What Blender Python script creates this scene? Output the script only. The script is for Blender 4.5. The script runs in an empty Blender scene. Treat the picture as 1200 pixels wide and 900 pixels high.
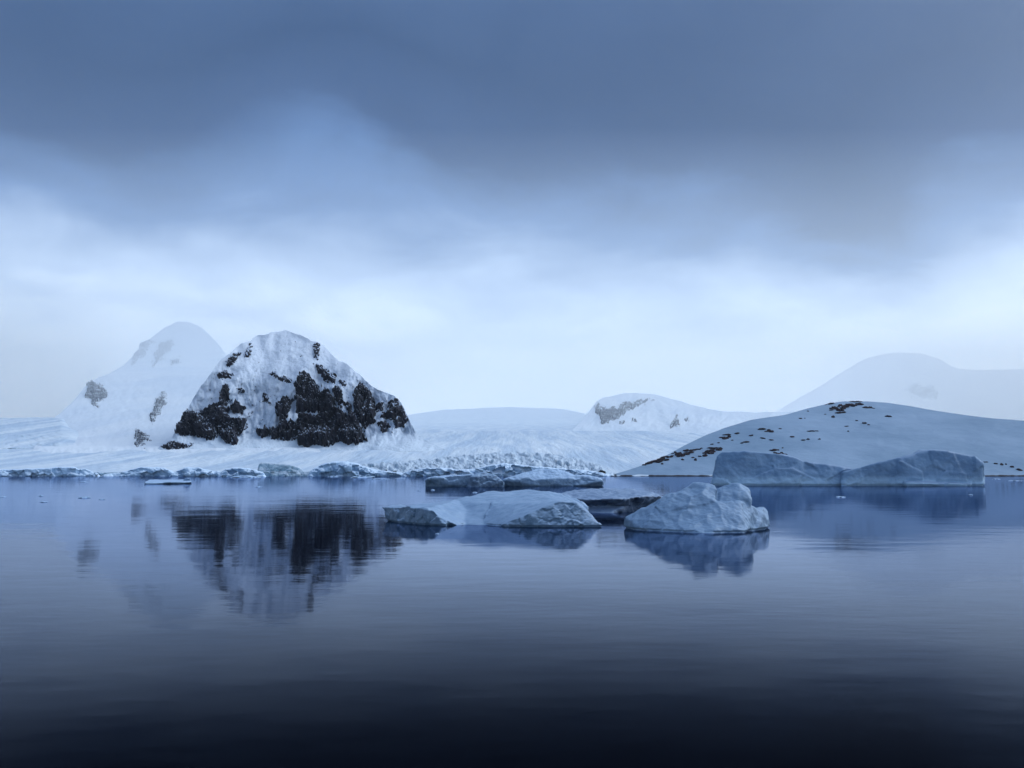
import bpy, bmesh, math, random
import numpy as np
from mathutils import Vector, Matrix

# ------------------------------------------------------------------ camera, sky, sun
S = bpy.context.scene
COL = S.collection
CAM_H = 10.0
PITCH = math.atan(102 / 1000)                    # horizon lies a little below the middle of the frame
cam = bpy.data.cameras.new("camera")
cam_ob = bpy.data.objects.new("camera", cam)
COL.objects.link(cam_ob)
cam.sensor_width = 36.0
cam.lens = 30.0
cam.clip_start = 0.5
cam.clip_end = 250000.0
cam_ob.location = (0, 0, CAM_H)
cam_ob.rotation_euler = (math.pi / 2 + PITCH, 0, 0)
S.camera = cam_ob

S.view_settings.view_transform = 'Standard'
S.view_settings.look = 'None'
S.view_settings.gamma = 1.0
S.view_settings.exposure = 0.42
S.cycles.max_bounces = 10
S.cycles.diffuse_bounces = 3
S.cycles.glossy_bounces = 3
S.cycles.volume_bounces = 6
S.cycles.use_denoising = True

SUN_EL = math.radians(44)
SUN_AZ = math.radians(78)                        # clockwise from +Y, the way the camera looks
SKY_STRENGTH = 0.1


def build_world():
    w = bpy.data.worlds.new("World")
    S.world = w
    w.use_nodes = True
    nt = w.node_tree
    nt.nodes.clear()
    N, L = nt.nodes.new, nt.links.new

    def math_n(op, a, b=None, c=None, clamp=False):
        n = N('ShaderNodeMath')
        n.operation = op
        n.use_clamp = clamp
        for i, v in enumerate((a, b, c)):
            if v is None:
                continue
            if isinstance(v, (int, float)):
                n.inputs[i].default_value = v
            else:
                L(v, n.inputs[i])
        return n.outputs[0]

    out = N('ShaderNodeOutputWorld')
    bg = N('ShaderNodeBackground')
    bg.inputs['Strength'].default_value = SKY_STRENGTH
    L(bg.outputs[0], out.inputs['Surface'])
    sky = N('ShaderNodeTexSky')
    sky.sky_type = 'NISHITA'
    sky.sun_disc = False
    sky.sun_elevation = SUN_EL
    sky.sun_rotation = SUN_AZ
    tc = N('ShaderNodeTexCoord')
    sep = N('ShaderNodeSeparateXYZ')
    L(tc.outputs['Generated'], sep.inputs[0])
    x, y, z = sep.outputs
    # the cloud deck seen in perspective: a flattened dome
    zz = math_n('ADD', math_n('MAXIMUM', z, 0.0), 0.22)
    comb = N('ShaderNodeCombineXYZ')
    L(math_n('DIVIDE', x, zz), comb.inputs[0])
    L(math_n('DIVIDE', y, zz), comb.inputs[1])

    def noise(scale, detail, rough, off, dist=0.0, vec=None):
        mp = N('ShaderNodeMapping')
        mp.inputs['Location'].default_value = off
        L(vec or comb.outputs[0], mp.inputs[0])
        n = N('ShaderNodeTexNoise')
        n.inputs['Scale'].default_value = scale
        n.inputs['Detail'].default_value = detail
        n.inputs['Roughness'].default_value = rough
        n.inputs['Distortion'].default_value = dist
        L(mp.outputs[0], n.inputs['Vector'])
        return math_n('SUBTRACT', n.outputs['Fac'], 0.5)

    big = noise(0.9, 3.0, 0.5, (3.1, 0.4, 0.0), 0.4)
    mid = noise(2.6, 4.0, 0.55, (1.7, 5.2, 0.0), 0.6)
    fine = noise(6.0, 8.0, 0.62, (8.0, 2.2, 0.0), 0.5)
    zc = math_n('ADD', z, math_n('MULTIPLY', big, SKY_BIG))
    zc = math_n('ADD', zc, math_n('MULTIPLY', mid, SKY_MID))
    zc = math_n('ADD', zc, math_n('MULTIPLY', fine, SKY_FINE))

    # two features of this cloud deck: a thinner patch and a hanging shower
    def blob(px, py, rx, ry, gain, zin, tilt=0.0):
        d = pix_dir(px, py)
        az0 = math.atan2(d[0], d[1])
        el0 = math.asin(d[2])
        az = math_n('SUBTRACT', math_n('ARCTAN2', x, y), az0)
        el = math_n('SUBTRACT', math_n('ARCSINE', z), el0)
        az = math_n('ADD', az, math_n('MULTIPLY', el, tilt))
        az = math_n('ADD', az, math_n('MULTIPLY', mid, 0.10))
        el = math_n('ADD', el, math_n('MULTIPLY', fine, 0.06))
        a = math_n('POWER', math_n('ABSOLUTE', math_n('DIVIDE', az, rx / 1000)), 2.0)
        b = math_n('POWER', math_n('ABSOLUTE', math_n('DIVIDE', el, ry / 1000)), 2.0)
        g = math_n('EXPONENT', math_n('MULTIPLY', math_n('ADD', a, b), -1.0))
        return math_n('ADD', zin, math_n('MULTIPLY', g, gain))

    for args in SKY_BLOBS:
        zc = blob(*args[:5], zc, *args[5:])
    ramp = N('ShaderNodeValToRGB')
    ramp.color_ramp.interpolation = 'B_SPLINE' if SKY_SPLINE else 'LINEAR'
    els = ramp.color_ramp.elements
    while len(els) > 1:
        els.remove(els[-1])
    for i, (p, c) in enumerate(SKY_RAMP):
        e = els[0] if i == 0 else els.new(p)
        e.position = p
        e.color = (*[q / SKY_GAIN for q in c], 1)
    L(zc, ramp.inputs[0])
    sc = N('ShaderNodeVectorMath')
    sc.operation = 'SCALE'
    sc.inputs['Scale'].default_value = SKY_GAIN / SKY_STRENGTH
    L(ramp.outputs[0], sc.inputs[0])
    mix = N('ShaderNodeMix')
    mix.data_type = 'RGBA'
    mix.inputs[0].default_value = 0.97           # an almost closed overcast
    L(sky.outputs[0], mix.inputs[6])
    L(sc.outputs[0], mix.inputs[7])
    L(mix.outputs[2], bg.inputs[0])


CT, ST = math.cos(PITCH), math.sin(PITCH)


def pix(px, py, Y):
    """The point at depth Y (metres north of the camera) on the sight line through a place in the photograph."""
    px, py, Y = np.broadcast_arrays(np.asarray(px, float), np.asarray(py, float), np.asarray(Y, float))
    a = (px - 600) / 1000
    b = (450 - py) / 1000
    f = CT - b * ST
    return np.stack([a / f * Y, Y + 0 * a, CAM_H + (ST + b * CT) / f * Y], -1)


def pix_dir(px, py):
    v = pix(px, py, 1.0) - np.array([0, 0, CAM_H])
    return v / np.linalg.norm(v)


def py_of(z, Y):
    """Where in the photograph's height a point of height z at depth Y is seen."""
    t = np.arctan((np.asarray(z, float) - CAM_H) / Y) - PITCH
    return 450 - 1000 * np.tan(t)


SKY_SPLINE = False
SKY_BIG, SKY_MID, SKY_FINE = 0.16, 0.11, 0.05
SKY_BLOBS = [(385, 118, 150, 95, -0.095), (1000, 240, 60, 85, 0.10, 0.5), (940, 150, 260, 60, 0.03), (620, 150, 300, 60, 0.04)]
SKY_GAIN = 2.4
SKY_RAMP = [(0.00, (1.45, 1.58, 1.70)), (0.13, (1.06, 1.23, 1.40)), (0.20, (0.54, 0.70, 0.96)),
            (0.28, (0.105, 0.21, 0.44)), (0.35, (0.034, 0.082, 0.202)), (0.42, (0.022, 0.062, 0.160)),
            (0.52, (0.044, 0.096, 0.218)), (0.72, (0.08, 0.155, 0.32)), (1.0, (0.25, 0.38, 0.60))]
build_world()

sun = bpy.data.lights.new("sun", 'SUN')
sun.energy = 2.1
sun.angle = math.radians(60)
sun.color = (0.86, 0.93, 1.0)
sun_ob = bpy.data.objects.new("sun", sun)
COL.objects.link(sun_ob)
sun_ob.rotation_euler = Vector((-math.sin(SUN_AZ) * math.cos(SUN_EL), -math.cos(SUN_AZ) * math.cos(SUN_EL),
                                -math.sin(SUN_EL))).to_track_quat('-Z', 'Y').to_euler()

HAZE_DENSITY = 1.1e-5
FOG_DENSITY = 2.0e-4
FOG_G = 0.35
HAZE_G = 0.82
HAZE_COLOR = (0.945, 0.98, 1.0)

# ------------------------------------------------------------------ noise
def _hash(ix, iy, iz, seed):
    h = (ix.astype(np.uint32) * np.uint32(374761393) + iy.astype(np.uint32) * np.uint32(668265263)
         + iz.astype(np.uint32) * np.uint32(2147483647) + np.uint32((seed * 974634777) & 0xffffffff))
    h = (h ^ (h >> np.uint32(13))) * np.uint32(1274126177)
    h = (h ^ (h >> np.uint32(16))) * np.uint32(2246822519)
    return h ^ (h >> np.uint32(15))


_rg = np.random.default_rng(5)
_G = _rg.normal(size=(256, 3))
_G /= np.linalg.norm(_G, axis=1)[:, None]


def pn(p, seed=0):
    """Gradient noise, about -1..1, of points (..., 3)."""
    p = np.asarray(p, float)
    sh = p.shape[:-1]
    p = p.reshape(-1, 3)
    i = np.floor(p)
    f = p - i
    i = i.astype(np.int64)
    u = f * f * f * (f * (f * 6 - 15) + 10)
    r = np.zeros(len(p))
    for dx in (0, 1):
        wx = u[:, 0] if dx else 1 - u[:, 0]
        for dy in (0, 1):
            wy = u[:, 1] if dy else 1 - u[:, 1]
            for dz in (0, 1):
                wz = u[:, 2] if dz else 1 - u[:, 2]
                g = _G[_hash(i[:, 0] + dx, i[:, 1] + dy, i[:, 2] + dz, seed) & np.uint32(255)]
                r += wx * wy * wz * (g[:, 0] * (f[:, 0] - dx) + g[:, 1] * (f[:, 1] - dy) + g[:, 2] * (f[:, 2] - dz))
    return (r * 1.6).reshape(sh)


def fbm(p, octaves=4, seed=0, gain=0.5, ridged=False):
    p = np.asarray(p, float)
    r, a, t = 0.0, 1.0, 0.0
    for o in range(octaves):
        n = pn(p * 2.03 ** o + o * 17.3, seed + o)
        if ridged:
            n = 1 - 2 * np.abs(n)
        r = r + a * n
        t += a
        a *= gain
    return r / t


def cell(p, seed=0):
    """Distance to the nearest feature point and a random value of its cell."""
    p = np.asarray(p, float)
    sh = p.shape[:-1]
    p = p.reshape(-1, 3)
    i = np.floor(p).astype(np.int64)
    best = np.full(len(p), 9.0)
    val = np.zeros(len(p))
    for dx in (-1, 0, 1):
        for dy in (-1, 0, 1):
            for dz in (-1, 0, 1):
                c = i + (dx, dy, dz)
                h = _hash(c[:, 0], c[:, 1], c[:, 2], seed)
                q = np.stack([(h & np.uint32(255)) / 255.0, ((h >> np.uint32(8)) & np.uint32(255)) / 255.0,
                              ((h >> np.uint32(16)) & np.uint32(255)) / 255.0], -1) + c
                d = np.linalg.norm(q - p, axis=1)
                m = d < best
                best = np.where(m, d, best)
                val = np.where(m, (h >> np.uint32(24)) / 255.0, val)
    return best.reshape(sh), val.reshape(sh)


def p2(px, py, sx, sy, k=0.0):
    px, py = np.broadcast_arrays(np.asarray(px, float), np.asarray(py, float))
    return np.stack([px / sx, py / sy, np.full(px.shape, k)], -1)


def sstep(a, b, x):
    t = np.clip((x - a) / (b - a), 0, 1)
    return t * t * (3 - 2 * t)


# ------------------------------------------------------------------ objects
def tag(o, label=None, cat=None, group=None, kind=None):
    if label: o['label'] = label
    if cat: o['category'] = cat
    if group: o['group'] = group
    if kind: o['kind'] = kind
    return o


def link_mesh(name, verts, faces, mat, parent=None, smooth=True):
    me = bpy.data.meshes.new(name)
    if isinstance(verts, np.ndarray):
        verts = verts.reshape(-1, 3)
    me.from_pydata([tuple(v) for v in verts], [], [tuple(f) for f in faces])
    me.materials.append(mat)
    if smooth:
        me.polygons.foreach_set('use_smooth', [True] * len(me.polygons))
    me.update()
    o = bpy.data.objects.new(name, me)
    COL.objects.link(o)
    if parent is not None:
        o.parent = parent
    return o


def grid_faces(nr, nc, keep=None):
    r, c = np.meshgrid(np.arange(nr - 1), np.arange(nc - 1), indexing='ij')
    a = r * nc + c
    f = np.stack([a, a + 1, a + nc + 1, a + nc], -1).reshape(-1, 4)
    if keep is not None:
        k = keep.ravel()
        f = f[k[f].any(1)]
    return f


def compact(v, f):
    used = np.unique(f)
    m = np.full(len(v), -1)
    m[used] = np.arange(len(used))
    return v[used], m[f]


def mean_shift(o):
    """Put the object's origin at the middle of its foot, as a thing one could pick up would have it."""
    me = o.data
    n = len(me.vertices)
    co = np.empty(n * 3)
    me.vertices.foreach_get('co', co)
    co = co.reshape(-1, 3)
    c = np.array([(co[:, 0].min() + co[:, 0].max()) / 2, (co[:, 1].min() + co[:, 1].max()) / 2, 0.0])
    me.vertices.foreach_set('co', (co - c).ravel())
    me.update()
    o.location = c


# ------------------------------------------------------------------ materials
def new_mat(name):
    m = bpy.data.materials.new(name)
    m.use_nodes = True
    nt = m.node_tree
    nt.nodes.clear()
    out = nt.nodes.new('ShaderNodeOutputMaterial')
    b = nt.nodes.new('ShaderNodeBsdfPrincipled')
    nt.links.new(b.outputs[0], out.inputs['Surface'])
    return m, nt, b


def nz(nt, scale, detail=4.0, rough=0.55, stretch=(1, 1, 1), dist=0.0):
    g = nt.nodes.new('ShaderNodeNewGeometry')
    mp = nt.nodes.new('ShaderNodeMapping')
    mp.inputs['Scale'].default_value = stretch
    nt.links.new(g.outputs['Position'], mp.inputs[0])
    n = nt.nodes.new('ShaderNodeTexNoise')
    n.inputs['Scale'].default_value = scale
    n.inputs['Detail'].default_value = detail
    n.inputs['Roughness'].default_value = rough
    n.inputs['Distortion'].default_value = dist
    nt.links.new(mp.outputs[0], n.inputs['Vector'])
    return n.outputs['Fac']


def maprange(nt, v, a, b, c=0.0, d=1.0):
    n = nt.nodes.new('ShaderNodeMapRange')
    n.interpolation_type = 'SMOOTHSTEP'
    nt.links.new(v, n.inputs[0])
    for i, x in enumerate((a, b, c, d)):
        n.inputs[i + 1].default_value = x
    return n.outputs[0]


def mixc(nt, f, a, b):
    n = nt.nodes.new('ShaderNodeMix')
    n.data_type = 'RGBA'
    if isinstance(f, (int, float)):
        n.inputs[0].default_value = f
    else:
        nt.links.new(f, n.inputs[0])
    for s, v in ((6, a), (7, b)):
        if isinstance(v, tuple):
            n.inputs[s].default_value = (*v, 1)
        else:
            nt.links.new(v, n.inputs[s])
    return n.outputs[2]


def bump(nt, b, h, dist, strength=1.0):
    n = nt.nodes.new('ShaderNodeBump')
    n.inputs['Distance'].default_value = dist
    n.inputs['Strength'].default_value = strength
    nt.links.new(h, n.inputs['Height'])
    nt.links.new(n.outputs[0], b.inputs['Normal'])


def snow_mat(name, c0, c1, scale, bump_d, stretch=(1, 1, 1), lo=0.35, hi=0.65, apron=None, summit_mist=None):
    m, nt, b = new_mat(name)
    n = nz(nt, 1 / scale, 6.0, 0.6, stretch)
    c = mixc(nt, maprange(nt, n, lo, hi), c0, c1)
    if summit_mist:                                      # mist about the summit, put into the snow colour as paling with height
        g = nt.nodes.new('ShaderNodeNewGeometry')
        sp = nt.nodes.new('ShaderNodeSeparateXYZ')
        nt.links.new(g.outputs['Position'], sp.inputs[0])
        c = mixc(nt, maprange(nt, sp.outputs[2], summit_mist[0], summit_mist[1], 0.0, 0.85), c, summit_mist[2])
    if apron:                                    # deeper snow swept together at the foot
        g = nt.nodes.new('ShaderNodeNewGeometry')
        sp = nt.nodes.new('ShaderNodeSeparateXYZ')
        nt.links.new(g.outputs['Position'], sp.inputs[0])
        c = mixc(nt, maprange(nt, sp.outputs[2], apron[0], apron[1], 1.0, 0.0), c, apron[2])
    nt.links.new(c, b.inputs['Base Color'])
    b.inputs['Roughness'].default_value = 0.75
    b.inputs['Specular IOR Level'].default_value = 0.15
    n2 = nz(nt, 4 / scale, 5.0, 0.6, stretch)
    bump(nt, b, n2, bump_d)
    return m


def rock_mat(name, c0, c1, scale, bump_d, snow=None, frost=None):
    m, nt, b = new_mat(name)
    n = nz(nt, 1 / scale, 7.0, 0.65, (1, 1, 0.6))
    c = mixc(nt, maprange(nt, n, 0.35, 0.65), c0, c1)
    if snow:                                     # powder lying on the ledges
        g = nt.nodes.new('ShaderNodeNewGeometry')
        sp = nt.nodes.new('ShaderNodeSeparateXYZ')
        nt.links.new(g.outputs['Normal'], sp.inputs[0])
        k = nt.nodes.new('ShaderNodeMath')
        k.operation = 'ADD'
        nt.links.new(sp.outputs[2], k.inputs[0])
        k2 = nt.nodes.new('ShaderNodeMath')
        k2.operation = 'MULTIPLY'
        nt.links.new(nz(nt, 1.5 / scale, 5.0, 0.68, (0.6, 0.6, 2.2)), k2.inputs[0])
        k2.inputs[1].default_value = 0.9
        nt.links.new(k2.outputs[0], k.inputs[1])
        kk = k.outputs[0]
        at = nt.nodes.new('ShaderNodeAttribute')         # more powder where the rock runs out under the snow
        at.attribute_name = 'drift'
        ka = nt.nodes.new('ShaderNodeMath')
        ka.operation = 'MULTIPLY_ADD'
        nt.links.new(at.outputs['Fac'], ka.inputs[0])
        ka.inputs[1].default_value = 0.16
        nt.links.new(kk, ka.inputs[2])
        kk = ka.outputs[0]
        if frost:
            pz = nt.nodes.new('ShaderNodeSeparateXYZ')
            nt.links.new(g.outputs['Position'], pz.inputs[0])
            k3 = nt.nodes.new('ShaderNodeMath')
            k3.operation = 'ADD'
            nt.links.new(kk, k3.inputs[0])
            nt.links.new(maprange(nt, pz.outputs[2], frost[0], frost[1], 0.0, frost[2]), k3.inputs[1])
            kk = k3.outputs[0]
        c = mixc(nt, maprange(nt, kk, snow[0], snow[1]), c, snow[2])
    nt.links.new(c, b.inputs['Base Color'])
    b.inputs['Roughness'].default_value = 0.85
    b.inputs['Specular IOR Level'].default_value = 0.2
    bump(nt, b, n, bump_d)
    return m


def ice_mat(name, ice, ice2, snow, scale, bump_d, lo=0.35, hi=0.8, band=None):
    """Glacier ice: bluish on steep faces, snow lying on what faces up."""
    m, nt, b = new_mat(name)
    g = nt.nodes.new('ShaderNodeNewGeometry')
    sp = nt.nodes.new('ShaderNodeSeparateXYZ')
    nt.links.new(g.outputs['Normal'], sp.inputs[0])
    n = nz(nt, 1 / scale, 6.0, 0.6, (1, 1, 1.6))
    k2 = nt.nodes.new('ShaderNodeMath')
    k2.operation = 'MULTIPLY_ADD'
    nt.links.new(n, k2.inputs[0])
    k2.inputs[1].default_value = 0.5
    nt.links.new(sp.outputs[2], k2.inputs[2])
    c = mixc(nt, maprange(nt, n, 0.38, 0.62), ice, ice2)
    if band:                                     # smooth wave-washed ice at the foot
        ps = nt.nodes.new('ShaderNodeSeparateXYZ')
        nt.links.new(g.outputs['Position'], ps.inputs[0])
        c = mixc(nt, maprange(nt, ps.outputs[2], band[0], band[1], 1.0, 0.0), c, band[2])
    c = mixc(nt, maprange(nt, k2.outputs[0], lo + 0.25, hi + 0.25), c, snow)
    nt.links.new(c, b.inputs['Base Color'])
    b.inputs['Roughness'].default_value = 0.5
    b.inputs['Specular IOR Level'].default_value = 0.3
    bump(nt, b, nz(nt, 3.5 / scale, 6.0, 0.62), bump_d)
    return m


M = {}
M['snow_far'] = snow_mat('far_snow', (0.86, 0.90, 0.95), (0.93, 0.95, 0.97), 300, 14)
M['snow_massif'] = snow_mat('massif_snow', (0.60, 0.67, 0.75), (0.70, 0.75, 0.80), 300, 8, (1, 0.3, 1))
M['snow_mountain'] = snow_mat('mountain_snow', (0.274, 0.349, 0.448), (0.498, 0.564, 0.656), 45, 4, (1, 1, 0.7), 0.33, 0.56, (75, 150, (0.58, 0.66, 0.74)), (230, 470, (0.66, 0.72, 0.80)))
M['snow_glacier'] = snow_mat('glacier_snow', (0.432, 0.539, 0.656), (0.647, 0.714, 0.772), 60, 5, (1, 0.07, 0.5))
M['snow_hill'] = snow_mat('shaded_snow', (0.164, 0.251, 0.353), (0.229, 0.321, 0.434), 150, 4.0, (0.481, 0.440, 1.372))  # the shade the hill lies in is put into its snow colour
M['rock'] = rock_mat('dark_rock', (0.003, 0.004, 0.009), (0.012, 0.013, 0.023), 40, 5, (1.27, 1.47, (0.42, 0.5, 0.62)), (180, 450, 0.22))
M['rock_far'] = rock_mat('far_rock', (0.008, 0.013, 0.026), (0.024, 0.034, 0.058), 60, 12, (1.3, 1.75, (0.8, 0.86, 0.92)))
M['rock_frosted'] = rock_mat('frosted_rock', (0.02, 0.022, 0.03), (0.06, 0.065, 0.08), 120, 20, (1.12, 1.6, (0.8, 0.86, 0.92)))
M['rock_hill'] = rock_mat('brown_rock', (0.010, 0.009, 0.014), (0.030, 0.018, 0.024), 8, 1.5)
M['ice_cliff'] = ice_mat('cliff_ice', (0.136, 0.258, 0.419), (0.329, 0.497, 0.697), (0.603, 0.735, 0.876), 30, 1.2, 0.35, 0.75)
M['serac'] = ice_mat('serac_ice', (0.216, 0.365, 0.481), (0.398, 0.539, 0.647), (0.515, 0.614, 0.714), 14, 3.0, 0.25, 0.8)
M['berg'] = ice_mat('iceberg_ice', (0.065, 0.127, 0.205), (0.118, 0.196, 0.287), (0.250, 0.359, 0.503), 2.2, 0.06, 0.3, 0.62)
M['berg_pale'] = ice_mat('pale_iceberg_ice', (0.100, 0.173, 0.272), (0.159, 0.252, 0.372), (0.179, 0.279, 0.412), 2.0, 0.07, 0.1, 0.7)
M['berg_big'] = ice_mat('tabular_ice', (0.090, 0.180, 0.313), (0.148, 0.259, 0.409), (0.172, 0.268, 0.409), 18, 0.6, 0.5, 0.9,
                        (3.0, 8.0, (0.243, 0.388, 0.551)))
M['berg_dark'] = ice_mat('dark_ice', (0.054, 0.090, 0.156), (0.120, 0.174, 0.264), (0.216, 0.300, 0.432), 2.5, 0.15, 0.3, 0.6)  # darker ice on steep faces, paler where it faces up
M['floe'] = ice_mat('floe_ice', (0.104, 0.186, 0.301), (0.176, 0.280, 0.415), (0.352, 0.488, 0.664), 5, 0.4, 0.3, 0.7)
M['floe_blue'] = ice_mat('blue_floe_ice', (0.059, 0.112, 0.194), (0.116, 0.190, 0.291), (0.232, 0.336, 0.474), 5, 0.4, 0.3, 0.7)
M['shore'] = rock_mat('shore_rock', (0.02, 0.022, 0.03), (0.05, 0.05, 0.06), 8, 1.0)


def water_mat():
    m, nt, b = new_mat('sea_water')
    out = [n for n in nt.nodes if n.type == 'OUTPUT_MATERIAL'][0]
    nt.nodes.remove(b)
    body = nt.nodes.new('ShaderNodeBsdfDiffuse')
    body.inputs['Color'].default_value = (0.0010, 0.0011, 0.0024, 1)
    b = nt.nodes.new('ShaderNodeBsdfGlossy')
    b.inputs['Color'].default_value = (0.70, 0.80, 1.0, 1)
    b.inputs['Roughness'].default_value = 0.045
    # how much the surface mirrors, from grazing to steep sight lines
    gi = nt.nodes.new('ShaderNodeNewGeometry')
    dt = nt.nodes.new('ShaderNodeVectorMath')
    dt.operation = 'DOT_PRODUCT'
    nt.links.new(gi.outputs['Incoming'], dt.inputs[0])

    def mop(op, a, v):
        n = nt.nodes.new('ShaderNodeMath')
        n.operation = op
        if isinstance(a, float):
            n.inputs[0].default_value = a
        else:
            nt.links.new(a, n.inputs[0])
        if v is not None:
            n.inputs[1].default_value = v
        return n.outputs[0]

    q = mop('DIVIDE', dt.outputs['Value'], 0.145)
    q = mop('MULTIPLY', mop('POWER', mop('ABSOLUTE', q, None), 2.0), -1.0)
    refl = mop('MULTIPLY', mop('EXPONENT', q, None), 0.74)
    refl = mop('ADD', refl, 0.004)
    ms = nt.nodes.new('ShaderNodeMixShader')
    nt.links.new(refl, ms.inputs[0])
    nt.links.new(body.outputs[0], ms.inputs[1])
    nt.links.new(b.outputs[0], ms.inputs[2])
    nt.links.new(ms.outputs[0], out.inputs['Surface'])
    g = nt.nodes.new('ShaderNodeNewGeometry')

    def layer(scale, stretch, detail, rot=0.0, dist=0.0):
        mp = nt.nodes.new('ShaderNodeMapping')
        mp.inputs['Scale'].default_value = stretch
        mp.inputs['Rotation'].default_value = (0, 0, rot)
        nt.links.new(g.outputs['Position'], mp.inputs[0])
        n = nt.nodes.new('ShaderNodeTexNoise')
        n.inputs['Scale'].default_value = scale
        n.inputs['Detail'].default_value = detail
        n.inputs['Roughness'].default_value = 0.5
        n.inputs['Distortion'].default_value = dist
        nt.links.new(mp.outputs[0], n.inputs['Vector'])
        return n.outputs['Fac']

    def mul(a, k):
        n = nt.nodes.new('ShaderNodeMath')
        n.operation = 'MULTIPLY'
        nt.links.new(a, n.inputs[0])
        if isinstance(k, float):
            n.inputs[1].default_value = k
        else:
            nt.links.new(k, n.inputs[1])
        return n.outputs[0]

    def add(a, c):
        n = nt.nodes.new('ShaderNodeMath')
        nt.links.new(a, n.inputs[0])
        nt.links.new(c, n.inputs[1])
        return n.outputs[0]

    ripple = layer(1.1, (0.45, 1, 1), 3.0, 0.12, 0.3)
    chop = layer(0.22, (0.5, 1, 1), 2.0, -0.1)
    swell = layer(0.035, (0.6, 1, 1), 2.0, 0.2)
    lanes = maprange(nt, layer(0.012, (0.25, 1, 1), 3.0, 0.05), 0.35, 0.65, 0.45, 1.25)
    h = add(add(mul(mul(ripple, lanes), WATER_H[0]), mul(chop, WATER_H[1])), mul(swell, WATER_H[2]))
    bump(nt, b, h, 1.0)
    nt.links.new(b.inputs['Normal'].links[0].from_socket, dt.inputs[1])
    return m


WATER_H = (0.0065, 0.023, 0.08)

# ------------------------------------------------------------------ water
M['water'] = water_mat()
BOX = (-54000.0, 54000.0, -4000.0, 85000.0)
water = link_mesh('water', [(BOX[0] + 20, BOX[2] + 20, 0), (BOX[1] - 20, BOX[2] + 20, 0), (BOX[1] - 20, BOX[3] - 20, 0),
                            (BOX[0] + 20, BOX[3] - 20, 0)], [(0, 1, 2, 3)], M['water'])
tag(water, 'calm dark blue sea water mirroring the mountains', None, None, 'structure')


# ------------------------------------------------------------------ mountains
class Relief:
    """A slope with a skyline, a foot and a depth profile between them."""

    def __init__(self, top, depth, noise=(), top_noise=(0.0, 8.0), seed=0, ref=2500.0, rock_ref=None):
        self.tx, self.ty = np.array(top, float).T
        d = np.array(sorted(depth), float)
        self.dy, self.dd = d[:, 0], d[:, 1]
        self.ref = ref
        self.near = None
        self.rock_ref = rock_ref or ref
        self.noise, self.tn, self.seed = noise, top_noise, seed

    def top(self, px):
        px = np.asarray(px, float)
        t = np.interp(px, self.tx, self.ty)
        # round the corners of the polyline
        t = (t + np.interp(px - 4, self.tx, self.ty) + np.interp(px + 4, self.tx, self.ty)) / 3
        return t + self.tn[0] * fbm(p2(px, 0 * px, self.tn[1], 1, self.seed + 3.3), 4, self.seed)

    def depth(self, px, py):
        d = np.interp(py, self.dy, self.dd)
        if self.near:                            # a closer swell of the snowfield on one side
            d = d + self.near[0](px, py) * (np.minimum(d, np.interp(py, *self.near[1])) - d)
        k = np.maximum(d / self.ref, 0.15)
        for amp, sx, sy, octv, ridged, *mask in self.noise:
            m = mask[0](px, py) if mask else 1.0
            d = d + k * amp * m * fbm(p2(px, py, sx, sy, self.seed * 1.7), octv, self.seed + int(sx), 0.5, ridged)
        return d

    def surf(self, px, py):
        return pix(px, py, self.depth(px, py))

    def build(self, name, x0, x1, y_foot, mat, step=1.0, rows=160, label=None, back=0.35, parent=None):
        pxs = np.arange(x0, x1 + step, step)
        top = self.top(pxs)
        top = np.minimum(top, y_foot - 0.5)
        t = np.linspace(0, 1, rows)[:, None]
        py = y_foot + (top[None] - y_foot) * t
        v = self.surf(np.broadcast_to(pxs, py.shape), py)
        ridge = v[-1]
        extra = []
        for k in range(1, 9):
            s = k / 8
            q = ridge * (1 + back * s)
            q[:, 2] = ridge[:, 2] * (1 - 0.25 * s - 0.8 * s * s) - 3 * s
            extra.append(q)
        v = np.concatenate([v, np.array(extra)], 0)
        f = grid_faces(*v.shape[:2])
        o = link_mesh(name, v, f, mat, parent)
        if label:
            tag(o, label, None, None, 'structure')
        return o


def poly_sd(px, py, poly):
    """Signed distance to a polygon, positive inside."""
    P = np.array(poly, float)
    d = np.full(px.shape, 1e9)
    ins = np.zeros(px.shape, bool)
    for (ax, ay), (bx, by) in zip(P, np.roll(P, -1, 0)):
        ex, ey = bx - ax, by - ay
        t = np.clip(((px - ax) * ex + (py - ay) * ey) / (ex * ex + ey * ey + 1e-9), 0, 1)
        d = np.minimum(d, np.hypot(px - ax - t * ex, py - ay - t * ey))
        c = ((ay > py) != (by > py)) & (px < ex * (py - ay) / (by - ay + 1e-12) + ax)
        ins ^= c
    return np.where(ins, d, -d)


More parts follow.
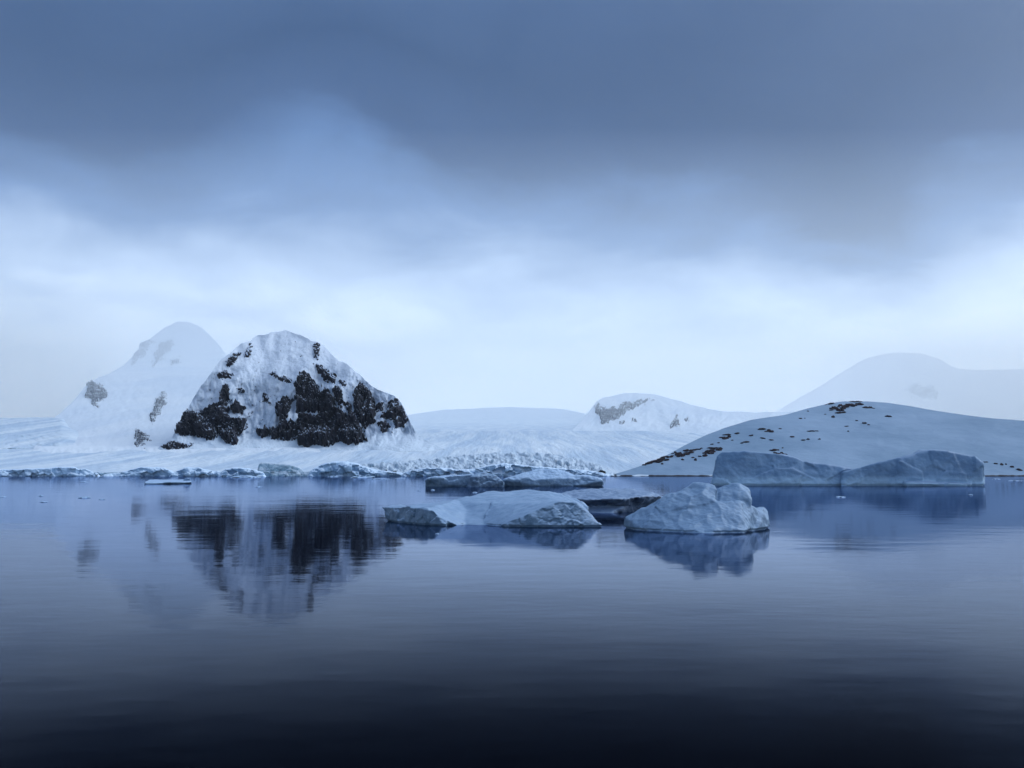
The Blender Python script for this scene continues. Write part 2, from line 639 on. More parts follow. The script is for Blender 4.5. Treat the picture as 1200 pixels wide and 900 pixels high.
def rock_patch(name, relief, polys, mat, parent, amp, step=0.5, warp=7.0, soft=3.5, crag=1.15, wsc=9.0, fleck=0.3, bias=-0.2, seed=0,
               stretch=1.8, vec=(0.0, -0.8, 0.6), cuts=(), mott=1.5):
    """Bare rock standing out of the snow of a relief: crags where it rises above the snow surface."""
    allp = np.array([q for p in polys for q in p], float)
    x0, y0 = allp.min(0) - 5
    x1, y1 = allp.max(0) + 5
    px, py = np.meshgrid(np.arange(x0, x1, step), np.arange(y0, y1, step))
    tp = relief.top(px[0])[None]
    py = np.maximum(py, tp + 0.05)
    wx = px + warp * fbm(p2(px, py, wsc, wsc, 1.1), 4, seed + 40)
    wy = py + warp * fbm(p2(px, py, wsc, wsc, 7.7), 4, seed + 50)
    fine = 3.4 * min(1.0, warp / 4)
    wx = wx + fine * fbm(p2(px, py, 2.6, 3.6, 3.1), 3, seed + 45)
    wy = wy + fine * fbm(p2(px, py, 2.6, 3.6, 8.4), 3, seed + 55)
    sd = np.full(px.shape, -1e9)
    for p in polys:
        sd = np.maximum(sd, poly_sd(wx, wy, p))
    for line, wid in cuts:                       # gullies filled with snow
        for (ax, ay), (bx, by) in zip(line[:-1], line[1:]):
            ex, ey = bx - ax, by - ay
            t = np.clip(((wx - ax) * ex + (wy - ay) * ey) / (ex * ex + ey * ey), 0, 1)
            sd = np.minimum(sd, (np.hypot(wx - ax - t * ex, wy - ay - t * ey) - wid) * 2.0)
    n1 = fbm(p2(px + 0.25 * py, py, 5.0, 5.0 * stretch, 2.2), 5, seed + 60, 0.6, True)
    n2 = fbm(p2(px, py, 2.2, 2.8, 9.2), 3, seed + 70, 0.6)
    off = np.clip(sd / soft, -1.5, 1.0) + crag * (0.55 * n1 + 0.45 * n2 * (1 + fleck)) * np.clip(sd / 1.5 + 1, 0, 1) + bias
    n3 = fbm(p2(px - 0.5 * py, py + 0.35 * px, 5.5, 2.4, 4.4), 4, seed + 80, 0.62)
    off = off - mott * 4.0 * np.clip(n3 - (0.26 - 0.16 * sstep(495, 455, py)), 0, 0.5)
    n4 = fbm(p2(px + 0.4 * py, py, 2.6, 15.0, 6.6), 3, seed + 85, 0.55)
    n5 = fbm(p2(px - 0.35 * py, py, 11.0, 20.0, 3.6), 3, seed + 88, 0.5, True)
    off = off - mott * (3.5 + 3.5 * np.clip(1 - sd / 5, 0, 1)) * np.clip(n4 - 0.22, 0, 0.5) + 0.5 * n5 * np.clip(sd / 3, 0, 1)
    v = relief.surf(px, py) + (amp * off * relief.depth(px, py) / relief.rock_ref)[..., None] * np.array(vec)
    off = np.maximum(off, -1.0)
    keep = off > -0.3
    f = grid_faces(*px.shape, keep)
    if len(f) == 0:
        return None
    dr = np.clip(1 - sd / 4.5, 0, 1).ravel()[np.unique(f)]
    v, f = compact(v.reshape(-1, 3), f)
    o = link_mesh(name, v, f, mat, parent)
    o.data.attributes.new('drift', 'FLOAT', 'POINT').data.foreach_set('value', dr.astype(np.float32))
    return o


# the glacier and snowfield that come down to the sea
GL = Relief([(-260, 496), (0, 490), (60, 489), (110, 496), (180, 505), (300, 508), (440, 500), (480, 486), (520, 480), (600, 477),
             (660, 479), (690, 486), (720, 498), (770, 506), (830, 508), (900, 500), (1400, 500)],
            [(564, 1500), (559, 1640), (557, 1700), (545, 2000), (525, 2600), (505, 4200), (490, 11500), (476, 26000)],
            [(60, 60, 22, 4, False), (26, 16, 6, 4, False), (30, 9, 2.6, 4, True, lambda x, y: sstep(440, 520, x) * sstep(536, 520, y)), (14, 11, 3.4, 4, True, lambda x, y: sstep(260, 120, x) * sstep(545, 525, y)), (10, 14, 4, 4, False)], (0.8, 14.0), 1)
GL.near = (lambda x, y: sstep(150, 70, x), ((480, 490, 500, 510, 525), (4400, 3700, 3250, 2900, 2580)))
glacier = GL.build('glacier', -260, 1000, 562, M['snow_glacier'], 1.2, 190, 'broad white glacier sloping down to the far shore', 0.25)

# the high massif on the left, its summit in cloud
MA = Relief([(36, 534), (44, 516), (54, 500), (66, 487), (85, 471), (101, 449), (124, 440), (149, 426), (164, 406), (184, 389), (208, 377),
             (222, 377), (238, 384), (254, 401), (264, 416), (290, 440), (330, 480), (380, 534)],
            [(535, 2350), (525, 2550), (514, 2950), (500, 3400), (478, 4150), (456, 5100), (440, 6000), (425, 8500), (410, 13000), (376, 42000)],
            [(160, 46, 30, 4, False), (150, 18, 14, 5, True), (40, 6, 5, 3, False)], (4.0, 18.0), 7, 24000, 6000)
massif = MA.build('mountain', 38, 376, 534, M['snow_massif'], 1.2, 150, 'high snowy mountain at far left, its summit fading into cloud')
for polys, kw in [
    ([[(101, 447), (106, 442), (112, 446), (119, 453), (125, 458), (126, 465), (119, 470), (116, 480), (110, 474), (104, 468), (100, 462)]],
     dict(amp=12, bias=-0.35, crag=1.6, mott=2.2)),
    ([[(190, 457), (194, 462), (196, 472), (190, 478), (184, 490), (178, 497), (176, 487), (181, 476)]], dict(amp=11, bias=-0.3, crag=1.5, mott=2.0)),
    ([[(162, 502), (168, 504), (174, 511), (177, 514), (171, 521), (163, 523), (157, 520), (158, 508)]], dict(amp=10, bias=-0.15)),
    ([[(156, 414), (168, 402), (180, 398), (176, 408), (164, 422), (155, 428)], [(184, 402), (202, 397), (206, 402), (196, 414), (188, 428), (178, 430)],
      [(200, 422), (210, 418), (211, 424), (202, 430)]], dict(amp=12, bias=-0.25, crag=1.5)),
]:
    rock_patch('rock_face', MA, polys, M['rock_far'], massif, seed=len(polys) + int(polys[0][0][0]), **kw)

# the dark-faced mountain in front of it
FM = Relief([(176, 534), (194, 522), (206, 508), (218, 484), (230, 462), (243, 443), (254, 428), (264, 417), (278, 408), (292, 399), (306, 392),
             (322, 387), (336, 387), (352, 391), (366, 398), (377, 404), (388, 416), (400, 422), (412, 430), (424, 441), (430, 448),
             (440, 457), (455, 461), (466, 467), (474, 479), (479, 494), (486, 506), (502, 517), (535, 534)],
            [(541, 2640), (535, 2570), (529, 2535), (522, 2575), (508, 2650), (490, 2700), (455, 2800), (420, 2940), (386, 3090)],
            [(70, 55, 60, 3, False), (48, 26, 44, 4, True, lambda x, y: sstep(425, 470, y) * sstep(524, 508, y)), (16, 20, 16, 4, False), (8, 7, 12, 3, True, lambda x, y: sstep(420, 460, y) * sstep(520, 505, y))], (6.0, 15.0), 11)
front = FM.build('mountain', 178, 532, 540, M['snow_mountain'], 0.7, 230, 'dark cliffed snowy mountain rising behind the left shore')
def cliff(polys, **kw):
    kw = {'warp': 3.5, 'amp': 16, **kw}
    return rock_patch('rock_face', FM, polys, M['rock'], front, seed=int(polys[0][0][0] * 3 + polys[0][0][1]), **kw)


# the two dark walls on the left
cliff([[(222, 480), (225, 486), (237, 486), (247, 478), (257, 475), (260, 458), (267, 450), (270, 463), (267, 475), (268, 487), (273, 494), (288, 491), (290, 500),
        (280, 508), (279, 520), (268, 521), (257, 510), (247, 516), (231, 511), (204, 508)], [(270, 478), (280, 472), (288, 478), (284, 485), (274, 484)]], bias=0.0, fleck=0.5)
cliff([[(190, 523), (201, 515), (212, 519), (228, 520), (215, 526), (198, 527)]], amp=8, bias=0.1, warp=2)
# the great wall in the middle, cut by gullies
cliff([[(345, 452), (351, 442), (359, 437), (367, 447), (373, 456), (372, 465), (385, 457), (394, 474), (391, 483), (375, 485), (359, 483), (348, 484), (346, 468)]],
      amp=20, bias=-0.08, mott=1.8)
cliff([[(350, 492), (361, 490), (372, 492), (383, 489), (401, 483), (407, 491), (417, 491), (425, 506), (429, 517), (417, 519), (407, 521), (399, 516), (383, 523), (367, 521),
        (359, 525), (350, 520)]], amp=22, bias=0.12, mott=0.8, fleck=0.5, cuts=[([(401, 480), (407, 492), (396, 513)], 0.8)])
cliff([[(389, 455), (397, 452), (402, 466), (400, 479), (394, 470)], [(403, 473), (408, 474), (416, 488), (410, 488)]], bias=-0.05)
cliff([[(322, 476), (333, 466), (345, 468), (338, 482), (335, 493), (345, 494), (352, 503), (346, 516), (324, 515), (305, 512), (300, 504), (324, 503), (328, 496)]],
      bias=-0.12, fleck=0.6)
# the walls on the right shoulder
cliff([[(414, 459), (424, 451), (433, 459), (440, 471), (440, 492), (429, 503), (421, 495), (416, 482)]], bias=0.05, cuts=[([(428, 455), (426, 474), (420, 495)], 0.6)])
cliff([[(440, 474), (449, 472), (449, 480), (442, 482)], [(454, 471), (465, 469), (472, 478), (477, 492), (473, 501), (465, 500), (459, 490), (447, 490), (448, 483), (457, 482)],
       [(443, 496), (452, 494), (457, 502), (448, 505)]], amp=10, bias=0.0)
# broken rock higher up
cliff([[(368, 403), (375, 401), (374, 420), (369, 423)], [(369, 424), (376, 427), (378, 432), (394, 440), (392, 449), (380, 446), (371, 434)]], amp=10, bias=-0.05, warp=3)
cliff([[(265, 424), (272, 414), (284, 411), (281, 419), (271, 431), (265, 430)], [(286, 417), (295, 401), (296, 410), (290, 418)], [(254, 440), (263, 434), (274, 438), (272, 444), (256, 445)]],
      amp=8, bias=-0.25)
cliff([[(314, 437), (324, 436), (329, 441), (342, 443), (340, 448), (328, 447)], [(307, 461), (314, 460), (317, 474), (310, 472)], [(276, 455), (286, 454), (286, 461), (280, 460)],
       [(396, 444), (404, 446), (406, 452), (398, 450)]], amp=7, bias=-0.25)
# thin broken ribs of rock that pepper the whole face
pxg, pyg = np.meshgrid(np.arange(200, 486, 0.6), np.arange(388, 524, 0.6))
ins = pyg - FM.top(pxg[0])[None]
rib = fbm(p2(pxg + 0.3 * pyg, pyg, 13, 30, 1.3), 5, 91, 0.62, True) + 0.55 * fbm(p2(pxg, pyg, 3.0, 4.5, 6.1), 3, 95, 0.6) - 0.98
rib += 0.12 * sstep(430, 480, pyg) - 0.8 * sstep(4, 0, ins) - 0.8 * sstep(508, 520, pyg) - 0.6 * sstep(330, 290, pxg) * sstep(440, 490, pyg) * 0
vr = FM.surf(pxg, pyg) + (np.clip(rib, -0.5, 0.6) * 9)[..., None] * np.array((0.0, -0.8, 0.6))
vr, fr_ = compact(vr.reshape(-1, 3), grid_faces(*pxg.shape, (rib > -0.12) & (ins > 0.3)))
tag(link_mesh('rock_rib', vr, fr_, M['rock'], front), kind='stuff')

# the rounded summit in the middle distance and the one lost in mist on the right
MH = Relief([(640, 534), (664, 512), (684, 490), (693, 477), (702, 468), (714, 464), (730, 461), (748, 460), (768, 462), (790, 468), (815, 476), (840, 481),
             (880, 483), (930, 482), (980, 486), (1040, 500), (1080, 534)],
            [(535, 2750), (520, 3700), (500, 4500), (480, 5300), (459, 6400)],
            [(130, 40, 24, 4, False), (40, 12, 8, 4, True)], (2.0, 18.0), 21, 5000)
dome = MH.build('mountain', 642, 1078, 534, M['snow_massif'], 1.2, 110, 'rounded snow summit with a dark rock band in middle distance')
for polys, kw in [
    ([[(695, 476), (699, 472), (708, 478), (718, 478), (732, 473), (746, 470), (764, 467), (766, 469), (752, 475), (736, 480), (724, 490), (712, 497), (702, 496), (700, 486)]],
     dict(amp=14, bias=-0.3, crag=1.5, mott=2.2)),
    ([[(726, 494), (731, 493), (731, 496), (727, 497)], [(740, 491), (744, 489), (746, 494), (741, 494)]], dict(amp=14, warp=1.0, bias=0.1)),
    ([[(784, 498), (788, 494), (793, 487), (796, 494), (797, 500), (790, 499), (786, 502)], [(802, 492), (806, 489), (807, 493), (803, 494)]], dict(amp=14, warp=1.4, bias=0.05)),
]:
    rock_patch('rock_band', MH, polys, M['rock_far'], dome, seed=int(polys[0][0][0]), **kw)

FR = Relief([(880, 500), (930, 470), (962, 452), (985, 437), (1010, 422), (1030, 416), (1050, 413), (1080, 414), (1104, 422), (1120, 432), (1150, 434),
             (1200, 432), (1280, 440), (1400, 470)],
            [(510, 36000), (470, 50000), (440, 57000), (410, 62000)],
            [(220, 60, 24, 4, False), (60, 20, 10, 4, True)], (1.0, 20.0), 33, 22000)
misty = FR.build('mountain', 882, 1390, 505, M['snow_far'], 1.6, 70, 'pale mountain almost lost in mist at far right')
rock_patch('rock_band', FR, [[(1058, 456), (1070, 450), (1090, 450), (1100, 458), (1099, 466), (1092, 468), (1084, 464), (1076, 466), (1066, 462)]], M['rock_frosted'],
           misty, amp=36, crag=1.4, bias=-0.3, seed=5)

# the smooth snow hill on the right shore
HL = Relief([(704, 563), (716, 556.5), (730, 552.5), (760, 543), (782, 533), (800, 523), (825, 511), (850, 501), (880, 492), (920, 486), (945, 479), (965, 474),
             (985, 470.5), (1010, 470), (1040, 472), (1070, 476.5), (1100, 482), (1150, 489), (1200, 493), (1300, 499), (1420, 520)],
            [(563, 1480), (558, 1690), (556, 1715), (545, 1790), (520, 1940), (495, 2090), (468, 2300)],
            [(24, 160, 60, 3, False), (11, 40, 14, 4, False), (2.5, 14, 5, 3, False)], (0.5, 30.0), 41)
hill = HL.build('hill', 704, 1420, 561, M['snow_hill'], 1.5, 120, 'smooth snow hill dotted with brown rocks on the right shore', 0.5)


def lump(seed, sub=3):
    bm = bmesh.new()
    bmesh.ops.create_icosphere(bm, subdivisions=sub, radius=1.0)
    v = np.array([q.co[:] for q in bm.verts])
    n = fbm(v * 1.5 + seed * 9.1, 3, seed, 0.55) * 0.8 + fbm(v * 3.4 + seed, 4, seed + 5, 0.65, True) * 0.35
    for q, k in zip(bm.verts, n):
        q.co *= 1 + k
    me = bpy.data.meshes.new('rock_outcrop')
    bm.to_mesh(me)
    bm.free()
    me.materials.append(M['rock_hill'])
    return me


LUMPS = [lump(i + 3) for i in range(7)]
rr = random.Random(4)


def hill_rock(px, py, w, h, tilt=0.0):
    top = float(HL.top(np.array([px]))[0])
    py = max(py, top + 0.5)
    p = HL.surf(px, py)
    o = bpy.data.objects.new('rock_outcrop', LUMPS[rr.randrange(7)])
    COL.objects.link(o)
    o.parent = hill
    k = p[1] / 1000
    o.location = p
    o.scale = (w * k * 0.55, max(w, h) * k * 0.45, h * k * 0.62)
    o.rotation_euler = (rr.uniform(-.15, .15), tilt, rr.uniform(-.3, .3))
    return o


ROCKS = [
    # the row of brown rocks above the left beach
    (758, 541, 9, 5, -.35), (766, 536.5, 12, 3, -.2), (776, 534, 10, 2.5, -.15), (774, 539.5, 10, 5, -.3), (783, 537.5, 9, 4, -.35), (776, 544, 4, 3, 0),
    (791, 531.5, 9, 3, -.3), (798, 534, 16, 6, -.15), (806, 531.5, 9, 4, -.2), (800, 539, 5, 2.5, 0), (808, 528, 14, 3.5, -.15), (818, 526.3, 12, 1.8, -.1),
    (820, 535, 6, 3, 0), (826, 534.5, 5, 4, 0), (815, 539.5, 4, 4, 0), (831, 529.5, 13, 5, -.1), (840, 527, 13, 5, -.15), (836, 524.8, 14, 2, -.05), (812, 536.5, 3, 2, 0),
    # scattered stones
    (851, 513.5, 12, 5, -.1), (852, 509.5, 9, 1.8, -.1), (863, 508, 6, 2, -.3), (858, 516, 4, 1.6, 0), (834, 520.5, 4, 1.4, -.2), (842, 519, 3, 1.3, -.2),
    (880, 510.5, 6, 2.5, -.2), (872, 519, 8, 2.6, -.2), (892, 503.5, 9, 2.6, -.2), (901, 505.5, 9, 3, -.15), (894, 513.5, 5, 2.3, 0), (904, 515.5, 6, 1.8, .2),
    (914, 502.5, 5, 1.6, 0), (928, 512, 4, 2.2, 0), (938, 490.5, 6, 1.8, 0), (943, 490.2, 3, 1.3, 0), (947, 482, 3, 1.3, 0), (941, 515.8, 4, 2, 0), (947, 515, 4, 2, 0), (960, 514.8, 3, 1.6, 0),
    (908, 528, 10, 2.2, 0), (914, 532, 17, 4, .05), (908, 533.5, 9, 3.5, .1), (917, 525, 3, 1.3, 0),
    # the summit rocks
    (972, 472.5, 11, 2.2, -.4), (985, 476.5, 14, 3.5, -.2), (984, 479.5, 12, 6, .1), (984, 483, 8, 3.5, 0), (977, 478, 10, 3, 0), (995, 476, 12, 5, -.1), (1004, 475, 12, 4, 0),
    (1003, 469.8, 14, 2.0, .05), (1018, 477.7, 13, 2.4, .2), (974, 480.5, 5, 2, -.2), (988, 483.5, 6, 1.8, 0), (976, 489, 5, 4, -.4), (967, 485.5, 2.5, 1.5, 0), (1041, 488, 6, 2.6, .1),
    (1004, 493, 4, 2, .2), (1013, 496, 5, 2.4, .3), (1018, 498, 4, 1.6, .2), (992, 499.5, 4, 1.4, 0), (994, 505.5, 3, 1.8, 0), (951, 505, 8, 1.2, 0), (957, 505, 4, 1.2, 0),
    # the low line of rocks by the right shore
    (1155, 541.5, 6, 1.6, .1), (1167, 543.5, 5, 1.8, .1), (1174, 545, 3, 3.5, 0), (1179, 544.5, 2.5, 2.5, 0), (1186, 547.5, 6, 3.2, .2), (1195, 551, 7, 3, .3), (1206, 553, 8, 3, .2),
]
for px_, py_, w_, h_, t_ in ROCKS:               # the broader outcrops break up into several rocks
    if w_ < 8:
        hill_rock(px_, py_, w_ * rr.uniform(.5, 1.0), h_ * rr.uniform(.45, .9), t_ + rr.uniform(-.15, .15))
        continue
    n_ = int(w_ / 2.6)
    for i_ in range(n_):
        u_ = (i_ + 0.5) / n_ * 2 - 1 + rr.uniform(-.15, .15)
        q_ = math.sqrt(max(0.0, 1 - 0.8 * u_ * u_))
        hill_rock(px_ + u_ * w_ * 0.46, py_ + u_ * w_ * 0.46 * math.tan(t_) * 0.8 + rr.uniform(-.4, .4) * h_ * q_, rr.uniform(2.4, 6.5), h_ * q_ * rr.uniform(0.35, 0.8), t_ * rr.uniform(.3, 1.2))

# a thin ledge of bare rock along the hill's waterline
vv, ff = [], []
pxs = np.arange(716, 1420, 1.5)
hh = np.clip(1.2 + 1.9 * fbm(p2(pxs, 0 * pxs, 9, 1, 4), 3, 8), 0.15, None)
hh = np.where((pxs > 740) & (pxs < 760), hh * 0.3, hh)
line = pix(pxs, 0, 1.0)
Yl = 1655 + 8 * fbm(p2(pxs, 0 * pxs, 20, 1, 2), 3, 9)
aX = (pxs - 600) / 1000 / (CT - (450 - 558) / 1000 * ST)
rows = np.stack([np.stack([aX * (Yl + d), Yl + d, z], -1) for d, z in ((0, -1.5 + 0 * hh), (0.8, hh * 0.8), (4, hh), (60, hh + 1.0), (70, -2 + 0 * hh))], 0)
link_mesh('rock_ledge', rows, grid_faces(*rows.shape[:2]), M['shore'], hill)


# ------------------------------------------------------------------ ice cliffs and seracs of the glacier front
def ice_cliff(profile, Y0, seed, mat, thick=60, block=9.0, amp=7.0, step=0.5):
    """A broken wall of ice along the shore; profile = the height of its edge in the photograph."""
    prof = np.array(profile, float)
    pxs = np.arange(prof[0, 0], prof[-1, 0] + step, step)
    ty = np.interp(pxs, prof[:, 0], prof[:, 1]) + 0.9 * fbm(p2(pxs, 0 * pxs, 7, 1, seed), 4, seed)
    ends = np.minimum(pxs - prof[0, 0], prof[-1, 0] - pxs)
    b = (450 - 556) / 1000
    a = (pxs - 600) / 1000 / (CT - b * ST)
    zt = np.maximum(CAM_H + (552 - ty) * Y0 / 1000, 0.6) * sstep(-1, 4, ends)
    rows = []
    for t in np.linspace(0, 1, 16):
        z = -2 + (zt + 2) * t
        q = np.stack([pxs / block, z / 9.0, np.full(pxs.shape, seed * 1.3)], -1)
        d, val = cell(q, seed)
        dep = Y0 - amp * (val - 0.4) * 1.5 - amp * 0.8 * fbm(np.stack([pxs / 14, z / 14, 0 * pxs + seed], -1), 4, seed + 3) + t * t * 5 + 4 * np.maximum(0, 1 - ends / 4)
        rows.append(np.stack([a * dep, dep, z], -1))
    for k in range(1, 7):
        s = k / 6
        dep = rows[15][:, 1] + thick * s
        z = zt * (1 + 0.10 * math.sin(s * 3)) - (zt + 3) * max(0, s - 0.7) / 0.3 + 1.2 * fbm(np.stack([pxs / 6, 0 * pxs + s * 5, 0 * pxs + seed], -1), 3, seed + 7)
        rows.append(np.stack([a * dep, dep, z], -1))
    rows = np.array(rows)
    return link_mesh('ice_cliff', rows, grid_faces(*rows.shape[:2]), mat, glacier)


ice_cliff([(-240, 549), (-100, 550), (0, 551), (22, 550.5), (44, 549.5), (58, 549), (66, 548), (86, 548.2), (92, 550.5), (100, 550), (110, 554), (118, 556)], 1640, 1, M['ice_cliff'])
ice_cliff([(-240, 552.5), (60, 553), (130, 553.6), (200, 553), (260, 553.4), (340, 552.6), (420, 553), (500, 553.5)], 1668, 9, M['serac'], amp=6)
ice_cliff([(118, 557), (130, 555), (140, 554.5), (152, 551), (165, 548), (180, 548.5), (192, 549), (200, 552), (210, 557)], 1635, 2, M['ice_cliff'])
ice_cliff([(198, 557), (206, 553), (216, 548.8), (232, 548.5), (240, 551), (256, 553), (266, 556)], 1600, 3, M['ice_cliff'], amp=9)
ice_cliff([(256, 555), (264, 550.5), (275, 548.5), (290, 549.5), (302, 552), (312, 555)], 1570, 4, M['ice_cliff'])
ice_cliff([(300, 546), (306, 542.8), (322, 543.5), (340, 545), (350, 548), (358, 554)], 1680, 5, M['serac'], amp=5)
ice_cliff([(360, 555), (368, 549), (380, 544), (394, 541.5), (406, 542), (420, 545), (432, 549), (446, 552), (470, 554), (480, 555)], 1640, 6, M['ice_cliff'], amp=10)
ice_cliff([(470, 555), (480, 552), (500, 549), (520, 549), (540, 551), (556, 550), (575, 546), (590, 544), (605, 545), (620, 547), (650, 549), (690, 552), (712, 555.5), (722, 557)], 1650, 7,
          M['ice_cliff'], amp=12)


def serac_field():
    """The crevassed tongue: a slope broken into blocks of blue ice."""
    px, py = np.meshgrid(np.arange(395, 735, 0.8), np.arange(520, 557, 0.35))
    edge = np.interp(px, [395, 420, 460, 500, 540, 575, 600, 640, 680, 705, 735], [549, 545, 541, 537, 533, 530, 528.5, 530, 536, 545, 553])
    inside = sstep(-2, 6, py - edge) * sstep(395, 420, px) * sstep(735, 705, px)
    sh = px - 1.1 * (py - 540)
    d, val = cell(np.stack([sh / 7.5, py / 3.4, 0 * px + 2.0], -1), 3)
    d2, val2 = cell(np.stack([sh / 3.4, py / 1.8, 0 * px + 5.0], -1), 6)
    hgt = (val - 0.35) * 10 + (val2 - 0.4) * 5 - np.clip(d - 0.45, 0, 1) * 9 + 4 * fbm(p2(px, py, 5, 2.5, 1.0), 4, 12)
    off = inside * (5 + hgt) - 3.5 * (1 - inside)
    v = GL.surf(px, py) + off[..., None] * np.array([0, -0.45, 0.9])
    f = grid_faces(*px.shape, (off > -2.5))
    v, f = compact(v.reshape(-1, 3), f)
    return link_mesh('serac_field', v, f, M['serac'], glacier)


serac_field()


# ------------------------------------------------------------------ icebergs
def W(px, py, z=-1.5, back=0.0):
    """A waterline point seen at (px, py), pushed down to z."""
    Y = CAM_H * 1000 / (py - 552) + back
    q = pix(px, float(py_of(0.0, Y)), Y)
    return (q[0], q[1], z)


def K(px, py, Y):
    return tuple(pix(px, py, Y))


def B(px, Y, z):
    return ((px - 600) / 1000 * Y / (CT + 0.13 * ST), Y, z)


def hulls_mesh(hulls):
    bm = bmesh.new()
    for pts in hulls:
        vs = [bm.verts.new(p) for p in pts]
        r = bmesh.ops.convex_hull(bm, input=vs)
        junk = [g for g in r['geom_interior'] + r['geom_unused'] if isinstance(g, bmesh.types.BMVert) and g.is_valid]
        if junk:
            bmesh.ops.delete(bm, geom=list(set(junk)), context='VERTS')
    me = bpy.data.meshes.new('hull')
    bm.to_mesh(me)
    bm.free()
    return me


def iceberg(name, label, hulls, mat, voxel, rough=(), notch=0.0, smooth_it=4, group=None, cat='iceberg', seed=0):
    me = hulls_mesh(hulls)
    tmp = bpy.data.objects.new('tmp', me)
    COL.objects.link(tmp)
    md = tmp.modifiers.new('r', 'REMESH')
    md.mode = 'VOXEL'
    md.voxel_size = voxel
    if smooth_it:
        ms = tmp.modifiers.new('s', 'SMOOTH')
        ms.factor = 0.5
        ms.iterations = smooth_it
    dg = bpy.context.evaluated_depsgraph_get()
    dg.update()
    out = bpy.data.meshes.new_from_object(tmp.evaluated_get(dg))
    bpy.data.objects.remove(tmp)
    bpy.data.meshes.remove(me)
    n = len(out.vertices)
    co = np.empty(n * 3)
    no = np.empty(n * 3)
    out.vertices.foreach_get('co', co)
    out.vertices.foreach_get('normal', no)
    co, no = co.reshape(-1, 3), no.reshape(-1, 3)
    d = np.zeros(n)
    for kind, amp, sc in rough:
        q = co / sc + seed * 3.7
        if kind == 'fbm':
            d += amp * fbm(q, 4, seed + 1)
        elif kind == 'ridge':
            d += amp * fbm(q, 4, seed + 2, 0.5, True)
        elif kind == 'scallop':
            c, _ = cell(q, seed + 3)
            d += amp * (c * c * 1.6 - 0.5)
        elif kind == 'block':
            c, val = cell(q, seed + 4)
            d += amp * (val - 0.5) * sstep(0.9, 0.3, no[:, 2])
        elif kind == 'flute':
            d += amp * fbm(q * np.array([1, 1, 0.22]), 4, seed + 6, 0.5, True) * sstep(0.8, 0.3, no[:, 2])
        elif kind == 'steep':
            d += amp * fbm(q, 4, seed + 2, 0.5, True) * sstep(0.85, 0.5, no[:, 2])
        elif kind == 'drift':                    # wind drifts on the snow that faces up
            d += amp * fbm(q * np.array([0.5, 1, 1]), 3, seed + 8) * sstep(0.4, 0.9, no[:, 2])
    co2 = co + no * d[:, None]
    if notch:
        k = sstep(notch * 1.1, notch * 0.2, co2[:, 2])
        h = no.copy()
        h[:, 2] = 0
        co2 -= h * (k * notch * 1.2)[:, None]
    out.vertices.foreach_set('co', co2.ravel())
    out.materials.clear()
    out.materials.append(mat)
    out.polygons.foreach_set('use_smooth', [True] * len(out.polygons))
    out.name = name
    out.update()
    o = bpy.data.objects.new(name, out)
    COL.objects.link(o)
    mean_shift(o)
    return tag(o, label, cat, group)


# the long low berg in front, with dark broken faces at either end
iceberg('iceberg', 'long low iceberg in front, smooth snowy back between dark broken end faces', [
    [W(512, 613), W(545, 615), W(585, 616), W(640, 616.5), W(690, 616), K(505, 592, 172), K(530, 585, 175), K(575, 578, 180), K(610, 575.5, 183), K(642, 576, 183), K(664, 581, 178),
     K(688, 593, 172), B(500, 192, -1.5), B(600, 200, -1.5), B(690, 190, -1.5)],
    [K(545, 598, 169), K(575, 592, 168), K(612, 590, 167), K(640, 586, 168), K(535, 584.5, 175), K(556, 579, 178), K(576, 575.5, 181), K(612, 573.5, 184), K(640, 574.5, 183), K(660, 580, 177), B(560, 190, 0.5), B(650, 190, 0.5),
     W(545, 613, 0.3), W(600, 614, 0.3), W(640, 613, 0.3)],
    [K(602, 608.5, 156.4), K(620, 601.2, 156.8), K(640, 594.3, 157.3), K(656, 588.8, 157.8), K(640, 575, 182), K(600, 574, 184), K(575, 590, 168), W(560, 614.8), W(575, 615.4), W(600, 616), B(600, 190, -1.5), B(660, 190, -1.5), K(674, 586, 172),
     K(690, 600, 160)],
    [K(474, 594, 170), K(500, 596.5, 161.8), K(512, 603, 160.8), K(525, 610, 160), K(540, 584, 176), K(520, 587.5, 175), K(546, 597, 169), W(502, 613.8), W(525, 614.4), W(556, 614.6), B(500, 186, -1.5), B(560, 188, -1.5)],
    [W(572, 615.8), W(600, 616.3), W(660, 616.8), W(704, 616.6), K(618, 601.5, 156.3), K(638, 594.5, 156.8), K(655, 588.5, 157.2), K(676, 590.0, 157.4), K(692, 601, 157.0),
     K(655, 584, 170), B(690, 175, -1.5), B(610, 178, -1.5), K(705, 615.5, 156)],
    [W(457, 609), W(470, 612), W(482, 613), K(448.5, 594.0, 175), K(470, 594.0, 167.8), K(484, 595, 164.6), K(470, 592.5, 186), B(462, 186, -1.5), B(484, 184, -1.5)],
    [W(478, 612.8), W(490, 613.8), W(501, 614.5), K(476, 594, 166.5), K(490, 594.3, 163), K(502, 596.5, 160.8), K(506, 591, 180), B(478, 184, -1.5), B(510, 180, -1.5)],
    [W(498, 614.4), W(528, 615.2), K(498, 597, 161.2), K(507, 598.5, 160.5), K(512, 603, 160.0), K(524, 610, 159.5), K(500, 590, 180), B(530, 180, -1.5), B(500, 184, -1.5)],
], M['berg'], 0.17, [('fbm', 0.22, 4.0), ('steep', 0.13, 1.6), ('block', 0.5, 1.7), ('drift', 0.7, 5.0), ('drift', 0.22, 1.6)], notch=0.28, smooth_it=2, seed=2)

